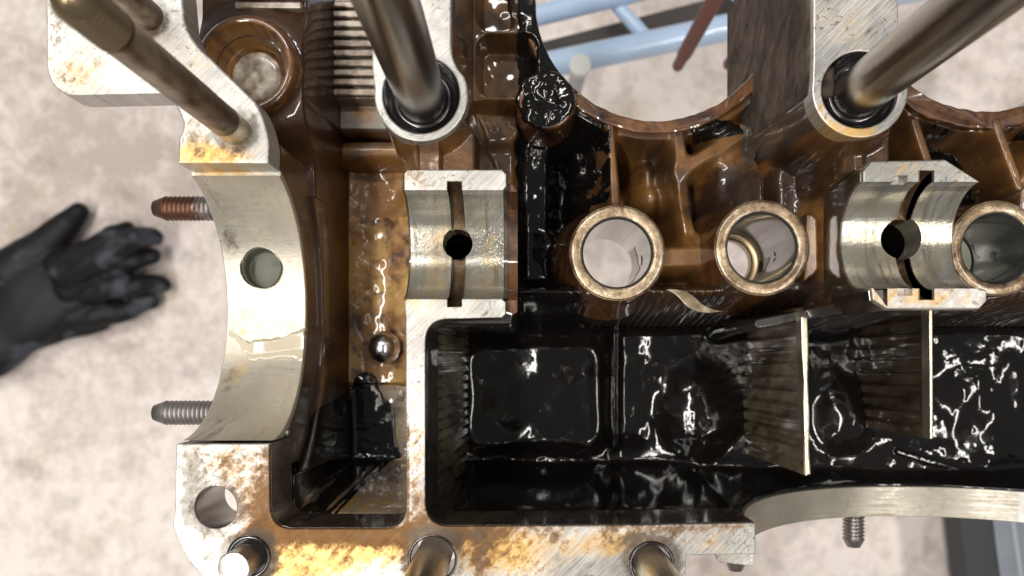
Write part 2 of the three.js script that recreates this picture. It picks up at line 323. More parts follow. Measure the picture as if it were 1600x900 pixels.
const BOX1 = [707, 985, 540, 740], BOX2 = [1050, 1284, 560, 742], BOX3 = [1325, 1520, 560, 700], BOX4 = [1600, 1790, 545, 740];
function SUMP(X, Y, n) {
  let f = -478 + 14 * n;
  f += 22 * (fbm(X / 150, Y / 130, 43, 1) - 0.5) * ss(1000, 1040, X);
  for (const b of [BOX1]) f = mix(f, -506 + 20 * (fbm(X / 66, Y / 110, 41, 1) - 0.5), inside(sdBox(X + 10 * n, Y + 14 * n, b[0], b[1], b[2], b[3], 36), 40));
  f = rib(f, X, Y, [1012, 440], [1016, 742], 5, -400, -440, 7);
  f = rib(f, X, Y, w(1400, 705, -470), w(1600, 766, -470), 3, -462, -462, 5);
  for (const [c, r, a] of LUMPS) f = bump(f, X, Y, c, r, a);
  f = Math.max(f, mix(f, -30, ss(690, 662, X)));
  if (X < 1184) f = mix(f, -130, ss(788, 826, Y));
  else { const q = 411 * 411 - (X - 1590) ** 2; f = Math.max(f, mix(f, q > 0 ? -Math.sqrt(q) - 20 : -40, ss(800, 824, Y))); }
  return f;
}
const LUMPS = [[w(1090, 640, -480), 90, 40], [w(1320, 650, -480), 70, 34], [w(860, 715, -480), 70, 14], [w(1230, 770, -450), 50, 18]];

// where the black oil lies
const RUN = W([[800, -60], [822, 10], [830, 60], [846, 118], [850, 170], [848, 250], [846, 330], [835, 395], [850, 450], [860, 500], [880, 530]], -290), RUNW = [28, 30, 30, 44, 54, 60, 62, 50, 58, 66, 70];
const PUD = [w(572, 600, -484), w(570, 660, -484), w(556, 720, -480), w(540, 790, -400)];
const PATCH = [[w(1108, 214, -330), 56, 20], [w(905, 225, -420), 40, 52], [w(1000, 214, -430), 40, 16]];  // oil ellipses in the recesses, partly standing in for their shade
function oilMask(X, Y, h) {
  const n = fbm(X / 24, Y / 24, 51, 3) - 0.5, nb = fbm(X / 70, Y / 70, 53, 2) - 0.5;
  let m = -1;
  for (let i = 0; i + 1 < RUN.length; i++) { const [d, t] = sdSeg(X, Y, RUN[i][0], RUN[i][1], RUN[i + 1][0], RUN[i + 1][1]); m = Math.max(m, 1 - d / mix(RUNW[i], RUNW[i + 1], t)); }
  m += n * 0.35 + nb * 0.6;
  if (X < 640) {
    m = -1;
    for (let i = 0; i < 3; i++) { const [d, t] = sdSeg(X, Y, PUD[i][0], PUD[i][1], PUD[i + 1][0], PUD[i + 1][1]); m = Math.max(m, 1 - d / mix([26, 70, 96][i], [70, 96, 100][i], t)); }
    m += n * 0.22 - ss(770, 820, Y) * cl(0.3 + 3.4 * (fbm((X + Y * 0.8) / 16, (X - Y) / 110, 57, 2) - 0.42)) * 1.3;
  }
  if (X > 676 && Y > 494) m = Math.max(m, ss(-330, -420, h) * 1.1 + n * 0.5 - 0.1, ss(700, 760, Y) * ss(690, 720, X) * 1.2 - 0.15 + n * 0.8);
  if (X > 874 && X < 985 && Y > 120 && Y < 330) m = Math.max(m, ss(-345, -405, h) * 1.0 + n * 1.1 + nb * 0.8 - 0.38);
  for (const [p, rx, ry] of PATCH) m = Math.max(m, 0.9 - Math.hypot((X - p[0]) / rx, (Y - p[1]) / ry) + n * 1.2);
  if (X > 1420 && Y > 90 && Y < 300) m = Math.max(m, ss(-350, -395, h) * 0.8 + n * 1.4 - 0.35);
  if (X > 700 && X < 860 && Y < 60 && h < -280) m = Math.max(m, (X - 815) / 30 + n * 2);
  return m;
}
// varnish colours of the casting
const GOLD = [0.36, 0.21, 0.058], AMB = [0.225, 0.102, 0.025], BRN = [0.062, 0.025, 0.008], DRK = [0.017, 0.009, 0.0055], GREY = [0.22, 0.20, 0.17], GB = [0.075, 0.056, 0.042], BLK = [0.012, 0.010, 0.009];
function castColor(X, Y, h) {
  const n = fbm(X / 55, Y / 55, 61 + h / 90, 4), m = fbm(X / 12, Y / 12, 65 + h / 20, 3);
  const t = cl((n - 0.5) * 2.4 + 0.5), u = cl((m - 0.5) * 2 + 0.5);
  let c = mix3(BRN, AMB, cl(t * 0.8 + 0.2 * u - 0.06));
  c = mix3(c, DRK, 0.75 * ss(0.48, 0.74, fbm(X / 60, Y / 90, 71, 4)));
  if (X < 648) {
    if (Y < 255) { c = mix3(GREY, AMB, ss(0.35, 0.62, n + (Y > 90 ? 0.2 : -0.06))); if (Y > 100 && Y < 160) c = mix3(c, BRN, 0.5 * t); }
    else { c = mix3(GOLD, AMB, ss(0.42, 0.66, n)); c = mix3(c, GREY, 0.75 * ss(0.5, 0.66, n * 0.6 + 0.4 * m + 0.4 * ss(612, 626, Y) - 0.17)); c = mix3(c, BRN, ss(0.5, 0.72, m * 0.5 + n * 0.5 + 0.02)); }
    if (X < 446) c = mix3(BRN, DRK, 0.5 * t);
  }
  
  if (X > 1240 && X < 1300 && Y < 190) c = mix3(GB, BRN, ss(0.55, 0.75, n));
  if (X > 648 && Y > 470) c = mix3(mix3(GB, BLK, 0.35 + 0.4 * t), BLK, X > 700 ? 0.75 : 0);
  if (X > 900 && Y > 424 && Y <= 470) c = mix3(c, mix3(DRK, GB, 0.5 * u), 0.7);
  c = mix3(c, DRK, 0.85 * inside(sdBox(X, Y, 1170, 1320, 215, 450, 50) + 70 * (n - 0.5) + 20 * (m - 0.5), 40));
  return c;
}
{
  const step = 1.6, x0 = 236, x1 = 1990, y0 = -160, y1 = 829;
  const nx = Math.round((x1 - x0) / step) + 1, ny = Math.round((y1 - y0) / step) + 1;
  const hs = new Float32Array(nx * ny), om = new Float32Array(nx * ny), op = new Uint8Array(nx * ny);
  for (let j = 0; j < ny; j++) for (let i = 0; i < nx; i++) { const X = x0 + i * step, Y = y0 + j * step, o = j * nx + i; op[o] = caseHoles(X, Y) || (X < 300 && Y > 200) || (X < 262 && Y > 100) ? 1 : 0; hs[o] = H(X, Y); }
  const blur = (src, passes) => { let sm = src;
  for (let pass = 0; pass < passes; pass++) {
    const a = new Float32Array(nx * ny), b = new Float32Array(nx * ny), R = 3;
    for (let j = 0; j < ny; j++) for (let i = 0; i < nx; i++) { let q = 0; for (let t = -R; t <= R; t++) q += sm[j * nx + cl(i + t, 0, nx - 1)]; a[j * nx + i] = q / (2 * R + 1); }
    for (let j = 0; j < ny; j++) for (let i = 0; i < nx; i++) { let q = 0; for (let t = -R; t <= R; t++) q += a[cl(j + t, 0, ny - 1) * nx + i]; b[j * nx + i] = q / (2 * R + 1); }
    sm = b;
  } return sm; };
  const soft = blur(hs, 1);
  for (let j = 0; j < ny; j++) for (let i = 0; i < nx; i++) { const X = x0 + i * step, Y = y0 + j * step, o = j * nx + i; hs[o] = mix(hs[o], soft[o], ss(720, 760, X) * ss(450, 425, Y) * (1 - ss(1220, 1240, X) * ss(190, 170, Y) * ss(1440, 1420, X))); om[o] = oilMask(X, Y, hs[o]); }
  const sm = blur(hs, 5);
  const build = (keep, hAt, color) => {
    const id = new Int32Array(nx * ny).fill(-1), pos = [], col = [], ix = [];
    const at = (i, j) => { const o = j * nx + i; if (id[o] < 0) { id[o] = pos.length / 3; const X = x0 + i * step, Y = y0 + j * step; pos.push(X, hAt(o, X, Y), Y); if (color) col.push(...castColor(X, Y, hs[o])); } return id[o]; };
    for (let j = 0; j + 1 < ny; j++) for (let i = 0; i + 1 < nx; i++) {
      const o = j * nx + i; if (!keep(o) || !keep(o + 1) || !keep(o + nx) || !keep(o + nx + 1)) continue;
      const a = at(i, j), b = at(i + 1, j), c = at(i, j + 1), d = at(i + 1, j + 1);
      if ((i + j) & 1) ix.push(a, c, b, b, c, d); else ix.push(a, c, d, a, d, b);
    }
    const g = new THREE.BufferGeometry(); g.setAttribute('position', new THREE.BufferAttribute(new Float32Array(pos), 3));
    if (color) g.setAttribute('color', new THREE.BufferAttribute(new Float32Array(col), 3));
    g.setIndex(new THREE.BufferAttribute(new Uint32Array(ix), 1)); g.computeVertexNormals(); return planUV(g);
  };
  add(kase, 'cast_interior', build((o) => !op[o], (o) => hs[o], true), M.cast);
  add(kase, 'black_oil', build((o) => !op[o] && om[o] > 0, (o, X, Y) => Math.max(mix(hs[o], sm[o], cl(om[o] * 3)), hs[o]) - 1.2 + 7 * Math.sqrt(cl(om[o] * 1.6)) + (1.6 * (fbm(X / 24, Y / 10, 81, 2) - 0.5) + 1.5 * (fbm((X + 0.5 * Y) / 12, Y / 5, 87, 2) - 0.5) * ss(735, 760, Y) * ss(1240, 1160, X)) * cl(om[o] * 2) * ss(0.62, 0.85, vn(X / 80, Y / 50, 85) + 0.25 * ss(740, 770, Y)) + 6 * (fbm(X / 80, Y / 56, 83, 1) - 0.5) * cl(om[o])), M.oil);
}

// ---- explicit machined and cast pieces
const shapeOf = (pts) => { const s = new THREE.Shape(); for (const p of pts) p.length === 2 ? (s.curves.length || s.currentPoint.x || s.currentPoint.y ? s.lineTo(p[0], p[1]) : s.moveTo(p[0], p[1])) : s.quadraticCurveTo(p[0], p[1], p[2], p[3]); return s; };
const circleHole = (x, y, r) => { const p = new THREE.Path(); p.absarc(x, y, r, 0, Math.PI * 2, true); return p; };
function extr(shape, top, depth, bevel = 1.5, seg = 16) {
  const g = new THREE.ExtrudeGeometry(shape, { depth: depth - 2 * bevel, bevelEnabled: bevel > 0, bevelThickness: bevel, bevelSize: bevel, bevelOffset: -bevel, bevelSegments: 2, curveSegments: seg });
  g.rotateX(Math.PI / 2); g.translate(0, top - bevel, 0); return planUV(g);
}
function lathe(profile, X, Y, seg = 64) {   // profile: [r, h]
  const g = new THREE.LatheGeometry(profile.map(([r, h]) => new THREE.Vector2(r, h)), seg); g.translate(X, 0, Y); return planUV(g);
}
const cylX = (x0, x1, Y, h, r, seg = 96) => { const g = new THREE.CylinderGeometry(r, r, x1 - x0, seg); g.rotateZ(Math.PI / 2); g.translate((x0 + x1) / 2, h, Y); return g; };
const cylV = (X, Y, h0, h1, r, seg = 48) => { const g = new THREE.CylinderGeometry(r, r, h1 - h0, seg); g.translate(X, (h0 + h1) / 2, Y); return g; };
const boxG = (x0, x1, h0, h1, y0, y1) => { const g = new THREE.BoxGeometry(x1 - x0, h1 - h0, y1 - y0); g.translate((x0 + x1) / 2, (h0 + h1) / 2, (y0 + y1) / 2); return g; };
const ev = new Evaluator(); ev.useGroups = false; ev.attributes = ['position', 'normal', 'uv'];
function cut(g, ...tools) {
  let b = new Brush(g.index ? g : g); b.updateMatrixWorld();
  for (const t of tools) { const q = new Brush(t); q.updateMatrixWorld(); b = ev.evaluate(b, q, SUBTRACTION); }
  return planUV(b.geometry);
}
function threaded(r, len, pitch, chamfer = 0.7) {   // stud along +y from 0 to len, ridged profile
  const p = [[0, 0]]; let y = 0;
  p.push([r, 0.01]);
  while (y + pitch < len - r * chamfer) { p.push([r * 0.8, y + pitch * 0.45], [r, y + pitch * 0.85], [r, y + pitch]); y += pitch; }
  p.push([r * 0.62, len], [0, len + 0.5]);
  const g = new THREE.LatheGeometry(p.map(([a, b]) => new THREE.Vector2(a, b)), 32); g.computeVertexNormals(); return g;
}

// lower split face: corner flange, sump rail, web and lower land of the first saddle
const lower = shapeOf([[275, 694], [420, 694], [421, 792], [422, 826, 456, 827], [600, 827], [633, 826, 635, 792], [634, 500], [632, 472], [636, 466.8], [784, 466.8], [790, 472], [790, 490], [784, 496], [700, 498], [664, 499, 664, 536], [664, 785], [665, 822, 702, 823], [1000, 821], [1180, 817], [1181, 866], [1072, 868], [1070, 1000], [420, 1000], [352, 925], [320, 905], [298, 880], [275, 845, 270, 818], [273, 800]]);
lower.holes.push(circleHole(337, 793, 33), circleHole(389, 870, 34), circleHole(676, 874, 38), circleHole(1018, 882, 36));
add(kase, 'lower_split_face', cut(extr(lower, 0, 12, 1.6), cylX(699, 722, 381.5, 0, 98)), M.machined);
add(kase, 'lower_flange_body', cut(extr(lower, -12.5, 114, 0.8), cylX(600, 830, 381.5, 0, 86.5), cylX(699, 722, 381.5, 0, 98)), M.wallDark);
add(kase, 'bolt_hole', lathe([[33, -3], [32.4, -6], [32.4, -128]], 337, 793, 48), M.steel);
// upper left flange
const flange = shapeOf([[70, -170], [72, 100], [76, 148, 118, 149], [250, 146], [272, 152, 284, 186], [290, 196, 279, 216], [278, 255], [419, 255], [420, 225], [416, 186, 398, 158], [330, 92], [296, 66, 288, 30], [282, -40], [282, -170]]);
flange.holes.push(circleHole(368, 204, 25), circleHole(232, 26, 26));
add(kase, 'upper_split_face', extr(flange, 0, 62, 3), M.machined);
// arms of the two main studs
function arm(xl, xr, cx, cy, r, yj) {
  const s = new THREE.Shape(), a0 = Math.asin(cl((yj[1] - cy) / r, -1, 1)), a1 = Math.PI - Math.asin(cl((yj[0] - cy) / r, -1, 1));
  s.moveTo(xr, -170); s.lineTo(xr, yj[1] - 50); s.quadraticCurveTo(xr, yj[1] - 20, cx + r * Math.cos(a0), yj[1]);
  s.absarc(cx, cy, r, a0, a1, false); s.lineTo(xl, yj[0] - 40); s.lineTo(xl, -170);
  s.holes.push(circleHole(cx, cy, 60));
  return s;
}
add(kase, 'stud_land', extr(arm(581, 705, 658, 148, 73, [140, 118]), 0, 40, 2.5, 48), M.machined);
add(kase, 'stud_land', extr(arm(1271, 1404, 1344, 140, 75, [130, 112]), 0, 40, 2.5, 48), M.machined);
for (const [x, y] of [[658, 150], [1346, 141]]) {
  const seat = add(kase, 'stud_seat', lathe([[60.5, -1.5], [59.5, -5], [56, -16], [50, -20], [47, -24], [44, -25], [36, -26]], x, y), M.rubber);
  const ring = new THREE.TorusGeometry(42, 4.5, 12, 64); ring.rotateX(Math.PI / 2); ring.translate(x, -22, y); add(kase, 'oil_seal', planUV(ring), M.rubber, seat);
  add(kase, 'main_stud', planUV(lathe([[38, -60], [38, 640], [34, 648], [0, 648]], x, y, 48)), M.steel);
}

// dull side wall of the second arm
{
  const g = new RoundedBoxGeometry(44, 408, 318, 4, 10); g.translate(1290, -216, -12); const p = g.attributes.position;
  for (let i = 0; i < p.count; i++) { const X = p.getX(i), h = p.getY(i), Y = p.getZ(i); p.setX(i, X + 0.055 * (h + 12) * (X < 1290 ? 1 : 0) + 5 * (fbm(Y / 60, h / 80, 161, 2) - 0.5)); }
  g.computeVertexNormals(); add(kase, 'arm_wall', planUV(g, 0.9, 0.6), M.dull);
}
// first cam bearing saddle
const sad1 = shapeOf([[631, 466.4], [631, 272], [636, 265], [784, 265], [791, 272], [791, 290], [786, 297], [786, 466.4]]);
add(kase, 'cam_bearing_saddle', cut(extr(sad1, 0, 140, 2), cylX(560, 860, 381.5, 0, 84.5), cylX(699, 722, 381.5, 0, 98), cylV(709, 369, -160, 40, 25)), M.machined);
add(kase, 'saddle_flange', cut(extr(shapeOf([[788, 284], [800, 280], [809, 292], [809, 486], [800, 492], [788, 488]]), -22, 110, 3), cylX(560, 900, 381.5, 0, 89)), M.brown);
add(kase, 'saddle_body', cut(extr(shapeOf([[628, 466.2], [628, 269], [634, 262.5], [787, 262.5], [793.5, 270], [793.5, 466.2]]), -9, 150, 2), cylX(560, 860, 381.5, 0, 86), cylX(699, 722, 381.5, 0, 98.5), cylV(709, 369, -190, 40, 26)), M.wallDark);
add(kase, 'oil_passage', lathe([[25.5, -92], [25.2, -300], [0, -300]], 709, 369, 32), M.oil);
// second cam bearing saddle
const sad2 = shapeOf([[1349, 284], [1349, 268], [1362, 252], [1478, 250], [1531, 284], [1531, 451], [1542, 453], [1542, 470], [1531, 482], [1386, 482], [1364, 468], [1362, 452], [1349, 450]]);
add(kase, 'cam_bearing_saddle', cut(extr(sad2, 0, 140, 2), cylX(1280, 1620, 367.5, 0, 83.5), cylX(1437, 1460, 367.5, 0, 101), cylV(1448, 361, -160, 40, 34), boxG(1396, 1418, -14, 10, 274, 290), boxG(1402, 1426, -14, 10, 444, 462)), M.machined);
add(kase, 'saddle_body', cut(extr(shapeOf([[1346.5, 284], [1346.5, 267], [1361, 249.5], [1479, 247.5], [1534, 283], [1533.5, 449], [1544.5, 452], [1544.5, 471], [1532, 484.5], [1385, 484.5], [1361.5, 469], [1359.5, 454], [1346.5, 452]]), -7, 150, 2), cylX(1280, 1620, 367.5, 0, 85.2), cylX(1437, 1460, 367.5, 0, 101.5), cylV(1448, 361, -190, 40, 35), boxG(1395, 1419, -15, 10, 273, 291), boxG(1401, 1427, -15, 10, 443, 463)), M.wallDark);
add(kase, 'oil_passage', lathe([[34.5, -90], [34.2, -300], [0, -300]], 1448, 361, 32), M.oil);

// oil pump bore
{
  const s = new THREE.Shape(); const r = 218, R = 231;   // in (Y, -h)
  s.absarc(473.5, 0, r, 0, Math.PI, false); s.lineTo(473.5 - R, 0); s.absarc(473.5, 0, R, Math.PI, 0, true); s.closePath();
  const g = new THREE.ExtrudeGeometry(s, { depth: 145 - 4, bevelEnabled: true, bevelThickness: 2, bevelSize: 1.5, bevelOffset: -1.5, bevelSegments: 2, curveSegments: 96 });
  // (a, b, c) -> Y = a, h = -b, X = c
  g.applyMatrix4(new THREE.Matrix4().set(0, 0, 1, 277, 0, -1, 0, -1, 1, 0, 0, 0, 0, 0, 0, 1));
  const c = cut(planUV(g), cylV(344, 396, -260, -100, 36), boxG(200, 460, -61, 30, 220, 262), boxG(200, 460, -125, 30, 690.5, 730));
  add(kase, 'oil_pump_bore', c, M.machined);
  add(kase, 'oil_feed_hole', lathe([[37, -196], [36.5, -236], [30, -240], [0, -240]], 344, 396, 40), M.feed);
  const q = new THREE.Shape(); const inner = 232.5;
  q.moveTo(205, 66); q.lineTo(205, 300); q.quadraticCurveTo(260, 345, 473, 345); q.quadraticCurveTo(690, 345, 745, 250); q.lineTo(745, 132); q.lineTo(473.5 + Math.sqrt(inner * inner - 132 * 132), 132);
  q.absarc(473.5, 0, inner, Math.asin(132 / inner), Math.PI - Math.asin(66 / inner), false); q.closePath();
  const hg = new THREE.ExtrudeGeometry(q, { depth: 128, bevelEnabled: true, bevelThickness: 5, bevelSize: 5, bevelOffset: -5, bevelSegments: 3, curveSegments: 48 });
  hg.applyMatrix4(new THREE.Matrix4().set(0, 0, 1, 285, 0, -1, 0, 0, 1, 0, 0, 0, 0, 0, 0, 1));
  add(kase, 'oil_pump_housing', cut(planUV(hg), cylV(344, 396, -250, 0, 37)), M.wallDark);
}
for (const [Y, mat] of [[279, 1], [662, 0]]) {
  const g = threaded(23, 158, 8.4); g.rotateZ(Math.PI / 2); g.translate(286, -250, Y);
  const p = g.attributes.position, col = [];
  for (let i = 0; i < p.count; i++) {   // dirt and rust on the thread, cleaner towards the case
    const x = p.getX(i), n = fbm(x / 16, p.getZ(i) / 9, 131 + p.getY(i) / 9, 3) - 0.5, tip = ss(22, 12, x - 128 + 50 * n), rusty = mat * ss(0, 16, 222 - x + 50 * n) ;
    col.push(...mix3(mix3([0.27, 0.25, 0.235], [0.135, 0.062, 0.038], rusty), [0.04, 0.03, 0.025], tip * 0.85));
  }
  g.setAttribute('color', new THREE.Float32BufferAttribute(col, 3));
  add(kase, 'pump_stud', planUV(g), M.threadWorn);
}

// tappet bores
LIFT.forEach(([x, y], i) => {
  const b = add(kase, 'tappet_boss', lathe([[81, -151.2], [85, -157], [88, -200], [96, -260], [110, -330]], x, y, 72), M.brown);
  add(kase, 'boss_rim', lathe([[62.5, -154], [66, -150], [79, -150], [84, -154.5]], x, y, 72), M.ringTop, b);
  add(kase, 'tappet_bore', lathe([[63, -153], [59.5, -158], [59.5, -392], [66, -394]], x, y, 72), M.bore, b);
  const c = new THREE.CircleGeometry(11, 24); c.scale(0.6, 1, 1); const f = i === 1 ? 0.5 : 0.25;
  const oh = cylX(x + 57.8, x + 63, y, -255 - 40 * f, 10, 24); add(kase, 'oil_hole', planUV(oh), M.rubber, b);
  { const pg = new THREE.CylinderGeometry(58.7, 58.7, i ? 60 : 110, 40, 6, true, [0.85, 1.2, 1.6][i], [1.25, 0.4, 0.5][i]), p = pg.attributes.position;
    for (let q = 0; q < p.count; q++) p.setY(q, p.getY(q) * (0.55 + 0.8 * vn(p.getX(q) / 14 + 9 * i, p.getZ(q) / 14)));
    pg.translate(x, -338, y); add(kase, 'oil_streak', planUV(pg), M.oil, b); }
  if (i === 1) add(kase, 'bore_step', lathe([[58.8, -370], [48, -372], [46, -378], [46, -396], [58.8, -398]], x, y, 64), M.gilt, b);
  if (i === 2) add(kase, 'tappet_foot', lathe([[0, -330], [56, -330], [58.6, -334], [58.6, -380]], x, y, 64), M.foot, b);
});
add(kase, 'boss_lug', extr(shapeOf([[1318, 306], [1328, 304], [1338, 314], [1340, 402], [1332, 414], [1314, 424]]), -158, 90, 5), M.amber);
// crescent of casting flash under the tappet bores
add(kase, 'casting_flash', extr(shapeOf([[...w(1040, 452, -190)], [...w(1075, 450, -190), ...w(1090, 470, -190)], [...w(1105, 484, -190), ...w(1128, 486, -190)], [...w(1090, 496, -190), ...w(1068, 474, -190)], [...w(1058, 460, -190), ...w(1040, 452, -190)]]), -186, 10, 1.2), M.ridge);

// lip of the cylinder openings
function lip(c, a0, a1, r0, r1) {
  const s = new THREE.Shape(); s.absarc(c[0], c[1], r0, a0, a1, false); s.absarc(c[0], c[1], r1, a1, a0, true); s.closePath();
  const g = extr(s, -258, 130, 4, 90), p = g.attributes.position;
  for (let i = 0; i < p.count; i++) { const x = p.getX(i), z = p.getZ(i); p.setXYZ(i, x + 4 * (fbm(x / 22, z / 22, 171, 2) - 0.5), p.getY(i) + 6 * (fbm(x / 30, z / 30, 173, 2) - 0.5), z + 5 * (fbm(x / 18, z / 18, 175, 2) - 0.5)); }
  g.computeVertexNormals(); return g;
}
add(kase, 'cylinder_lip', lip(HOLE1, 0.5, 3.3, 228, 252), M.brown);
add(kase, 'cylinder_lip', lip(HOLE2, 0.9, 2.75, 228, 262), M.brown);
// bolt boss beside the first opening
{
  const b = add(kase, 'bolt_boss', lathe([[38, -240], [41, -234], [49, -232], [55, -238], [60, -330]], 863, 82, 48), M.brown);
  const rough = (g, a) => { const p = g.attributes.position; for (let i = 0; i < p.count; i++) { const x = p.getX(i), z = p.getZ(i), n1 = fbm(x / 13, z / 13, 141, 2) - 0.5; p.setXYZ(i, x + a * n1, p.getY(i) + 1.3 * a * (fbm(x / 17, z / 17, 147, 2) - 0.5), z - a * n1); } g.computeVertexNormals(); return g; };
  add(kase, 'bolt', rough(lathe([[0, -236], [17, -236], [22, -231], [27, -228], [32, -229], [38, -229.5], [43, -230.5], [49, -230], [53, -234], [55, -241]], 861, 80, 64), 9), M.oil, b);
}
// counterbored boss by the upper flange
{
  const b = add(kase, 'counterbored_boss', lathe([[74, -146], [80, -144], [87, -149], [91, -165], [93, -235]], CUP[0], CUP[1], 64), M.brown);
  add(kase, 'counterbore', lathe([[44, -212], [45, -205], [53, -202], [57, -196], [71, -150], [74, -146]], CUP[0], CUP[1], 64), M.amber, b);
  add(kase, 'plug', lathe([[0, -204], [34, -204.5], [43, -206], [45.5, -210]], CUP[0], CUP[1], 48), M.plug, b);
}
// ribbed casting on both sides of the chamber wall
for (let k = 0; k < 10; k++) { const g = new RoundedBoxGeometry(150, 22, 16.2, 2, 4.5); g.translate(512, -362 + 2.5 * rnd(), 26 - k * 19.5); add(kase, 'casting_ridge', planUV(g), M.fin); }
for (let k = 0; k < 5; k++) { const g = new RoundedBoxGeometry(122, 20, 14, 2, 4); g.translate(361, -197 + 2 * rnd(), -75 - k * 17); add(kase, 'casting_ridge', planUV(g), M.fin); }
// film of clear oil pulled up the pump bore
{
  const pos = [], ix = [], nx = 60, ny = 40, ok = [];
  for (let j = 0; j <= ny; j++) for (let i = 0; i <= nx; i++) {
    const X = 280 + i * 139 / nx, Y = 488 + j * 80 / ny, r = Math.sqrt(218 * 218 - (Y - 473.5) ** 2), u = i / nx;
    const mid = 512 + 34 * ss(0, 0.35, u) - 10 * ss(0.35, 1, u), half = 7 + 13 * ss(0.12, 0.4, u) + 9 * ss(0.7, 1, u) + 12 * (fbm(X / 18, Y / 14, 121, 2) - 0.5);
    const m = 1 - Math.abs(Y - mid) / half; ok.push(m > 0 ? 1 : 0);
    const yc = mid - 473.5, flat = -Math.sqrt(218 * 218 - yc * yc) + 2.2;   // the film sags level instead of following the bore
    pos.push(X, mix(-r - 0.4, Math.max(-r + 0.6, mix(-r + 1.4, flat, 0.9)), ss(0, 0.25, m)), Y);
  }
  for (let j = 0; j < ny; j++) for (let i = 0; i < nx; i++) { const a = j * (nx + 1) + i, b = a + 1, c = a + nx + 1, d = c + 1; if (ok[a] && ok[b] && ok[c] && ok[d]) ix.push(a, c, b, b, c, d); }
  const g = new THREE.BufferGeometry(); g.setAttribute('position', new THREE.Float32BufferAttribute(pos, 3)); g.setIndex(ix); g.computeVertexNormals();
  add(kase, 'oil_film', planUV(g), M.film);
}
// ball plug
{
  const [x, y] = w(600, 543, -462); const g = new THREE.SphereGeometry(35, 40, 28); g.translate(x, -461, y);
  add(kase, 'ball_plug', planUV(g), M.ball);
}
// sump: ridged walls
function ridged(xl, y0, y1, thick, pitch, amp, top, depth, lean) {
  const pts = [[xl + thick, y0], [xl + thick, y1]]; let y = y1;
  while (y > y0 + 2) { pts.push([xl, y]); pts.push([xl - amp * 0.2, y - pitch * 0.5]); pts.push([xl + amp, y - pitch * 0.78]); y -= pitch; }
  pts.push([xl, y0]);
  const g = extr(shapeOf(pts), top, depth, 2.4);
  { const p = g.attributes.position; for (let i = 0; i < p.count; i++) { const X = p.getX(i); if (p.getY(i) > top - 4 && X < xl + amp + 2) p.setX(i, xl + amp + 2); } g.computeVertexNormals(); }
  if (lean) { const p = g.attributes.position; for (let i = 0; i < p.count; i++) p.setX(i, p.getX(i) + lean * (top - p.getY(i))); g.computeVertexNormals(); }
  return g;
}
{ const r1 = add(kase, 'sump_rib', ridged(1297, 486, 764, 20, 25, 12, -152, 360), M.ridge); add(kase, 'rib_edge', extr(shapeOf([[1305, 487], [1317, 486], [1319, 540], [1318, 600], [1321, 660], [1320, 720], [1323, 763], [1313, 766], [1311, 700], [1309, 640], [1310, 600], [1306, 540]]), -149, 30, 3), M.edge, r1); }
{ const r2 = add(kase, 'sump_rib', ridged(1546, 474, 706, 17, 25, 10, -202, 310), M.wallDark); add(kase, 'rib_edge', extr(shapeOf([[1555, 474], [1562, 474], [1563, 706], [1557, 706]]), -199, 30, 2.4), M.edge, r2); }
{
  const g = ridged(0, 0, 318, 22, 19, 7, -13, 470, 0); // facing right: turn round
  g.rotateY(Math.PI); const p = g.attributes.position; g.translate(667, 0, 818);
  for (let i = 0; i < p.count; i++) p.setX(i, p.getX(i) - 0.075 * (p.getY(i)));
  g.computeVertexNormals(); add(kase, 'web_wall', planUV(g), M.ridge);
}
// sump plate opening: half ring
{
  const s = new THREE.Shape(); const r = 411, R = 462, cx = 1591, e = 0.03;
  s.absarc(cx, 0, r, e, Math.PI - e, false); s.absarc(cx, 0, R, Math.PI - e - 0.05, e + 0.05, true); s.closePath();
  const g = new THREE.ExtrudeGeometry(s, { depth: 62 - 3, bevelEnabled: true, bevelThickness: 1.5, bevelSize: 1.5, bevelOffset: -1.5, bevelSegments: 2, curveSegments: 128 });
  g.applyMatrix4(new THREE.Matrix4().set(1, 0, 0, 0, 0, -1, 0, 0, 0, 0, -1, 886.5, 0, 0, 0, 1));
  add(kase, 'sump_opening_ring', planUV(g), M.machined);
  for (const [X, h, Y, len, rr] of [[1520, -440, 880, 78, 22], [1188, -140, 864, 64, 19]]) { const t = threaded(rr, len, 7.6); t.rotateX(Math.PI / 2); t.translate(X, h, Y); add(kase, 'sump_stud', planUV(t), M.thread); }
}
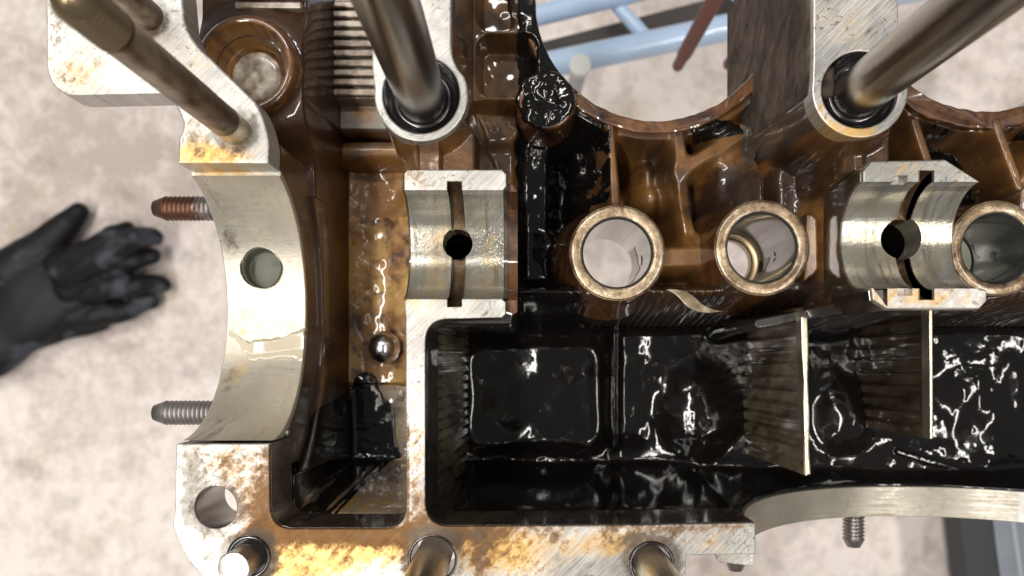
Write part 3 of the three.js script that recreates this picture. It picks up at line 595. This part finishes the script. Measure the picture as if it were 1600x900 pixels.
// studs and bolts through the split face
const stud = (X, Y, r, h0, h1, mat) => lathe([[r, h0], [r, h1 - r * 0.1], [r * 0.93, h1], [0, h1]], X, Y, 40);
{
  const s1 = add(kase, 'case_stud', stud(368, 204, 23, -60, 380), M.oldSteel);
  add(kase, 'stud_shank', stud(368, 204, 23.6, -20, 52), M.edge, s1);
  const t = threaded(24.5, 96, 8.6, 0.5); t.translate(368, 379, 204); add(kase, 'stud_thread', planUV(t), M.gilt, s1);
  add(kase, 'case_stud', stud(232, 26, 23, -60, 420), M.oldSteel);
  add(kase, 'short_dowel', stud(388, 871, 24, -120, 66), M.steel);
  add(kase, 'case_stud', stud(675, 876, 28, -120, 300), M.edge);
  add(kase, 'case_stud', stud(1019, 884, 27, -120, 300), M.edge);
  for (const [x, y, r] of [[388, 871, 34], [676, 874, 40], [1019, 882, 36]]) { const g = new THREE.TorusGeometry(r - 3, 2.6, 10, 48); g.rotateX(Math.PI / 2); g.translate(x, -3, y); add(kase, 'grime_ring', planUV(g), M.rubber); }
  // cylinder studs hanging below the case
  for (const [px, py, H1] of [[1058, 105, -1650], [1137, 102, -1650]]) { const [x, y] = w(px, py, H1); add(kase, 'cylinder_stud', lathe([[0, H1], [17, H1], [20, H1 + 14], [20, H1 + 110], [25, H1 + 120], [25, -380]], x, y, 24), M.redStud); }
}
// case wall beyond the picture that carries the hanging studs
{
  const s = shapeOf([[560, -800], [1900, -800], [1900, -420], [560, -420]]);
  add(kase, 'outer_case_wall', extr(s, -290, 110, 4), M.brown);
}

// ---------------------------------------------------------------- blue frame on the floor
{
  const h = -2100, g0 = thing('blue_trolley_frame', 'light blue tubular steel frame standing on the floor beneath the case', 'frame');
  const blue = phy({ color: lin(0.50, 0.65, 0.86), roughness: 0.3, clearcoat: 0.5, clearcoatRoughness: 0.1 });
  const P = (px, py, hh = h) => { const [x, y] = w(px, py, hh); return new THREE.Vector3(x, hh, y); };
  const base = P(905, 105, h); g0.position.set((base.x - CX) * S, 0, (base.z - CY) * S);
  const tube = (a, b, r) => new THREE.TubeGeometry(new THREE.LineCurve3(a, b), 4, r, 16);
  add(g0, 'rail', tube(P(780, 118), P(1560, -46), 54), blue);
  add(g0, 'rail', tube(P(760, 44), P(1470, -132), 44), blue);
  add(g0, 'cross_bar', tube(P(1010, 60, h - 30), P(930, -30, h - 30), 30), blue);
  add(g0, 'cross_bar', tube(P(1180, 20, h - 30), P(1090, -70, h - 30), 30), blue);
  const a = P(905, 108), leg = tube(a, new THREE.Vector3(a.x, FLOOR + 2, a.z), 34); add(g0, 'leg', leg, std({ color: lin(0.42, 0.45, 0.5), roughness: 0.4 }));
  for (const [px, py] of [[1550, -44], [1460, -129], [765, 43]]) { const q = P(px, py); add(g0, 'leg', tube(q, new THREE.Vector3(q.x, FLOOR + 2, q.z), 34), blue); }
  const cap = new THREE.CylinderGeometry(44, 44, 40, 24); cap.translate(a.x, h + 34, a.z); 
  add(g0, 'end_cap', cap, M.white);
  const tray = shapeOf([P(770, 62), P(1460, -115), P(1550, -60), P(780, 108)].map((v) => [v.x, v.z])); add(g0, 'tray', extr(tray, h - 160, 12, 1), std({ color: lin(0.10, 0.085, 0.075), roughness: 0.6 }));
}
// ---------------------------------------------------------------- steel stand
{
  const g0 = thing('steel_stand', 'dark steel channel stand below the round sump opening', 'stand');
  const h = -3150, P = (px, py) => w(px, py, h);
  const [bx, by] = P(1560, 900); g0.position.set((bx - CX) * S, 0, (by - CY) * S);
  const dk = std({ color: lin(0.035, 0.037, 0.042), roughness: 0.5, metalness: 0.4 }), gr = std({ color: lin(0.22, 0.24, 0.27), roughness: 0.4, metalness: 0.7, bumpMap: finerBump, bumpScale: 0.0003 });
  const beam = shapeOf([P(1545, 760), P(1640, 760), P(1680, 1040), P(1580, 1040)]); add(g0, 'channel_top', extr(beam, h, 30, 3), gr);
  add(g0, 'channel_groove', extr(shapeOf([P(1573, 760), P(1578, 760), P(1618, 1040), P(1613, 1040)]), h + 3, 12, 1), std({ color: lin(0.4, 0.42, 0.45), roughness: 0.35, metalness: 0.8 }));
  add(g0, 'channel_side', extr(shapeOf([P(1497, 760), P(1543, 760), P(1578, 1040), P(1530, 1040)]), h - 14, 180, 4), dk);
  const [lx, ly] = P(1600, 1020); add(g0, 'post', boxG(lx - 130, lx + 130, FLOOR + 2, h - 31, ly - 110, ly + 110), dk);
}
// ---------------------------------------------------------------- glove
{
  const U = FLOOR, k0 = kk(U), P = (px, py, up) => { const [x, y] = w(px, py, U + up); return [x, U + up, y]; };
  // joints: [px, py, height above the floor, radius], in plan units
  const chains = [
    [[-120, 565, 110, 260], [-30, 515, 120, 290], [40, 465, 130, 285], [100, 445, 125, 230]],
    [[20, 425, 140, 150], [70, 385, 140, 108], [105, 350, 120, 80], [123, 332, 100, 60]],
    [[95, 415, 170, 92], [140, 396, 190, 76], [178, 368, 150, 66], [197, 360, 110, 54]],
    [[105, 425, 250, 96], [160, 402, 310, 72], [212, 373, 270, 68], [240, 370, 200, 56]],
    [[110, 450, 180, 92], [165, 425, 200, 74], [212, 404, 170, 68], [236, 398, 140, 54]],
    [[105, 462, 140, 92], [165, 450, 170, 74], [220, 446, 140, 64], [252, 443, 100, 52]],
    [[85, 492, 110, 96], [150, 494, 110, 70], [205, 484, 90, 62], [236, 470, 80, 50]],
    [[10, 545, 80, 70], [90, 520, 90, 56], [160, 506, 70, 46]],
  ];
  const bones = []; for (const c of chains) for (let i = 0; i + 1 < c.length; i++) { const a = P(...c[i]), b = P(...c[i + 1]); bones.push([a, b, c[i][3], c[i + 1][3], c === chains[0]]); }
  let lo = [1e9, 1e9, 1e9], hi = [-1e9, -1e9, -1e9];
  for (const [a, b, ra, rb] of bones) for (const [p, r] of [[a, ra], [b, rb]]) for (let q = 0; q < 3; q++) { lo[q] = Math.min(lo[q], p[q] - r - 40); hi[q] = Math.max(hi[q], p[q] + r + 40); }
  const size = Math.max(hi[0] - lo[0], hi[1] - lo[1], hi[2] - lo[2]), c0 = lo.map((v, q) => (v + hi[q]) / 2), N = 112;
  const dist = (x, y, z) => {
    let d = 1e9;
    for (const [a, b, ra, rb, flat] of bones) {
      const dx = b[0] - a[0], dy = b[1] - a[1], dz = b[2] - a[2], t = cl(((x - a[0]) * dx + (y - a[1]) * dy + (z - a[2]) * dz) / (dx * dx + dy * dy + dz * dz));
      const sq = flat ? 2.1 : 1.1, e = Math.hypot(x - a[0] - dx * t, (y - a[1] - dy * t) * sq, z - a[2] - dz * t) - mix(ra, rb, t);
      const kq = flat ? 60 : 5, hq = cl(0.5 + 0.5 * (d - e) / kq); d = mix(d, e, hq) - kq * hq * (1 - hq);
    }
    return d + 14 * (fbm(x / 150, z / 150, y / 150 + 5, 3) - 0.5) + 9 * Math.sin(x / 26 + z / 40) * ss(900, 0, Math.hypot(x + 800, z - 400) / 2);
  };
  const mc = new MarchingCubes(N, new THREE.MeshBasicMaterial(), false, false, 400000); mc.isolation = 0;
  for (let z = 0; z < N; z++) for (let y = 0; y < N; y++) for (let x = 0; x < N; x++) mc.field[x + y * N + z * N * N] = -dist(c0[0] + (x - N / 2) / (N / 2) * size / 2, c0[1] + (y - N / 2) / (N / 2) * size / 2, c0[2] + (z - N / 2) / (N / 2) * size / 2);
  mc.update();
  const n = mc.count, pos = new Float32Array(n * 3), nor = new Float32Array(n * 3), col = new Float32Array(n * 3);
  for (let i = 0; i < n; i++) {
    for (let q = 0; q < 3; q++) { pos[3 * i + q] = c0[q] + mc.positionArray[3 * i + q] * size / 2; nor[3 * i + q] = mc.normalArray[3 * i + q]; }
    pos[3 * i + 1] = Math.max(pos[3 * i + 1], U + 2);
    const x = pos[3 * i], z = pos[3 * i + 2], tipx = (x - P(150, 400, 100)[0]) / 200, coat = ss(0.56, 0.7, fbm(x / 110, z / 60, 91, 3) - 0.16 + 0.25 * cl(tipx) + 0.2 * ss(520, 545, CY + (z - CY) * k0));
    const c = mix3([0.007, 0.0068, 0.008], [0.045, 0.05, 0.064], coat * 0.85); col.set(c, 3 * i);
  }
  const g = new THREE.BufferGeometry(); g.setAttribute('position', new THREE.BufferAttribute(pos, 3)); g.setAttribute('normal', new THREE.BufferAttribute(nor, 3)); g.setAttribute('color', new THREE.BufferAttribute(col, 3));
  const [gx, , gz] = P(60, 460, 0), g0 = thing('work_glove', 'crumpled black work glove with grey coated fingers lying on the concrete', 'glove');
  g0.position.set((gx - CX) * S, 0, (gz - CY) * S);
  add(g0, 'glove_body', g, phy({ vertexColors: true, roughness: 0.55, specularIntensity: 0.55 }));
}
renderer.render(scene, camera);
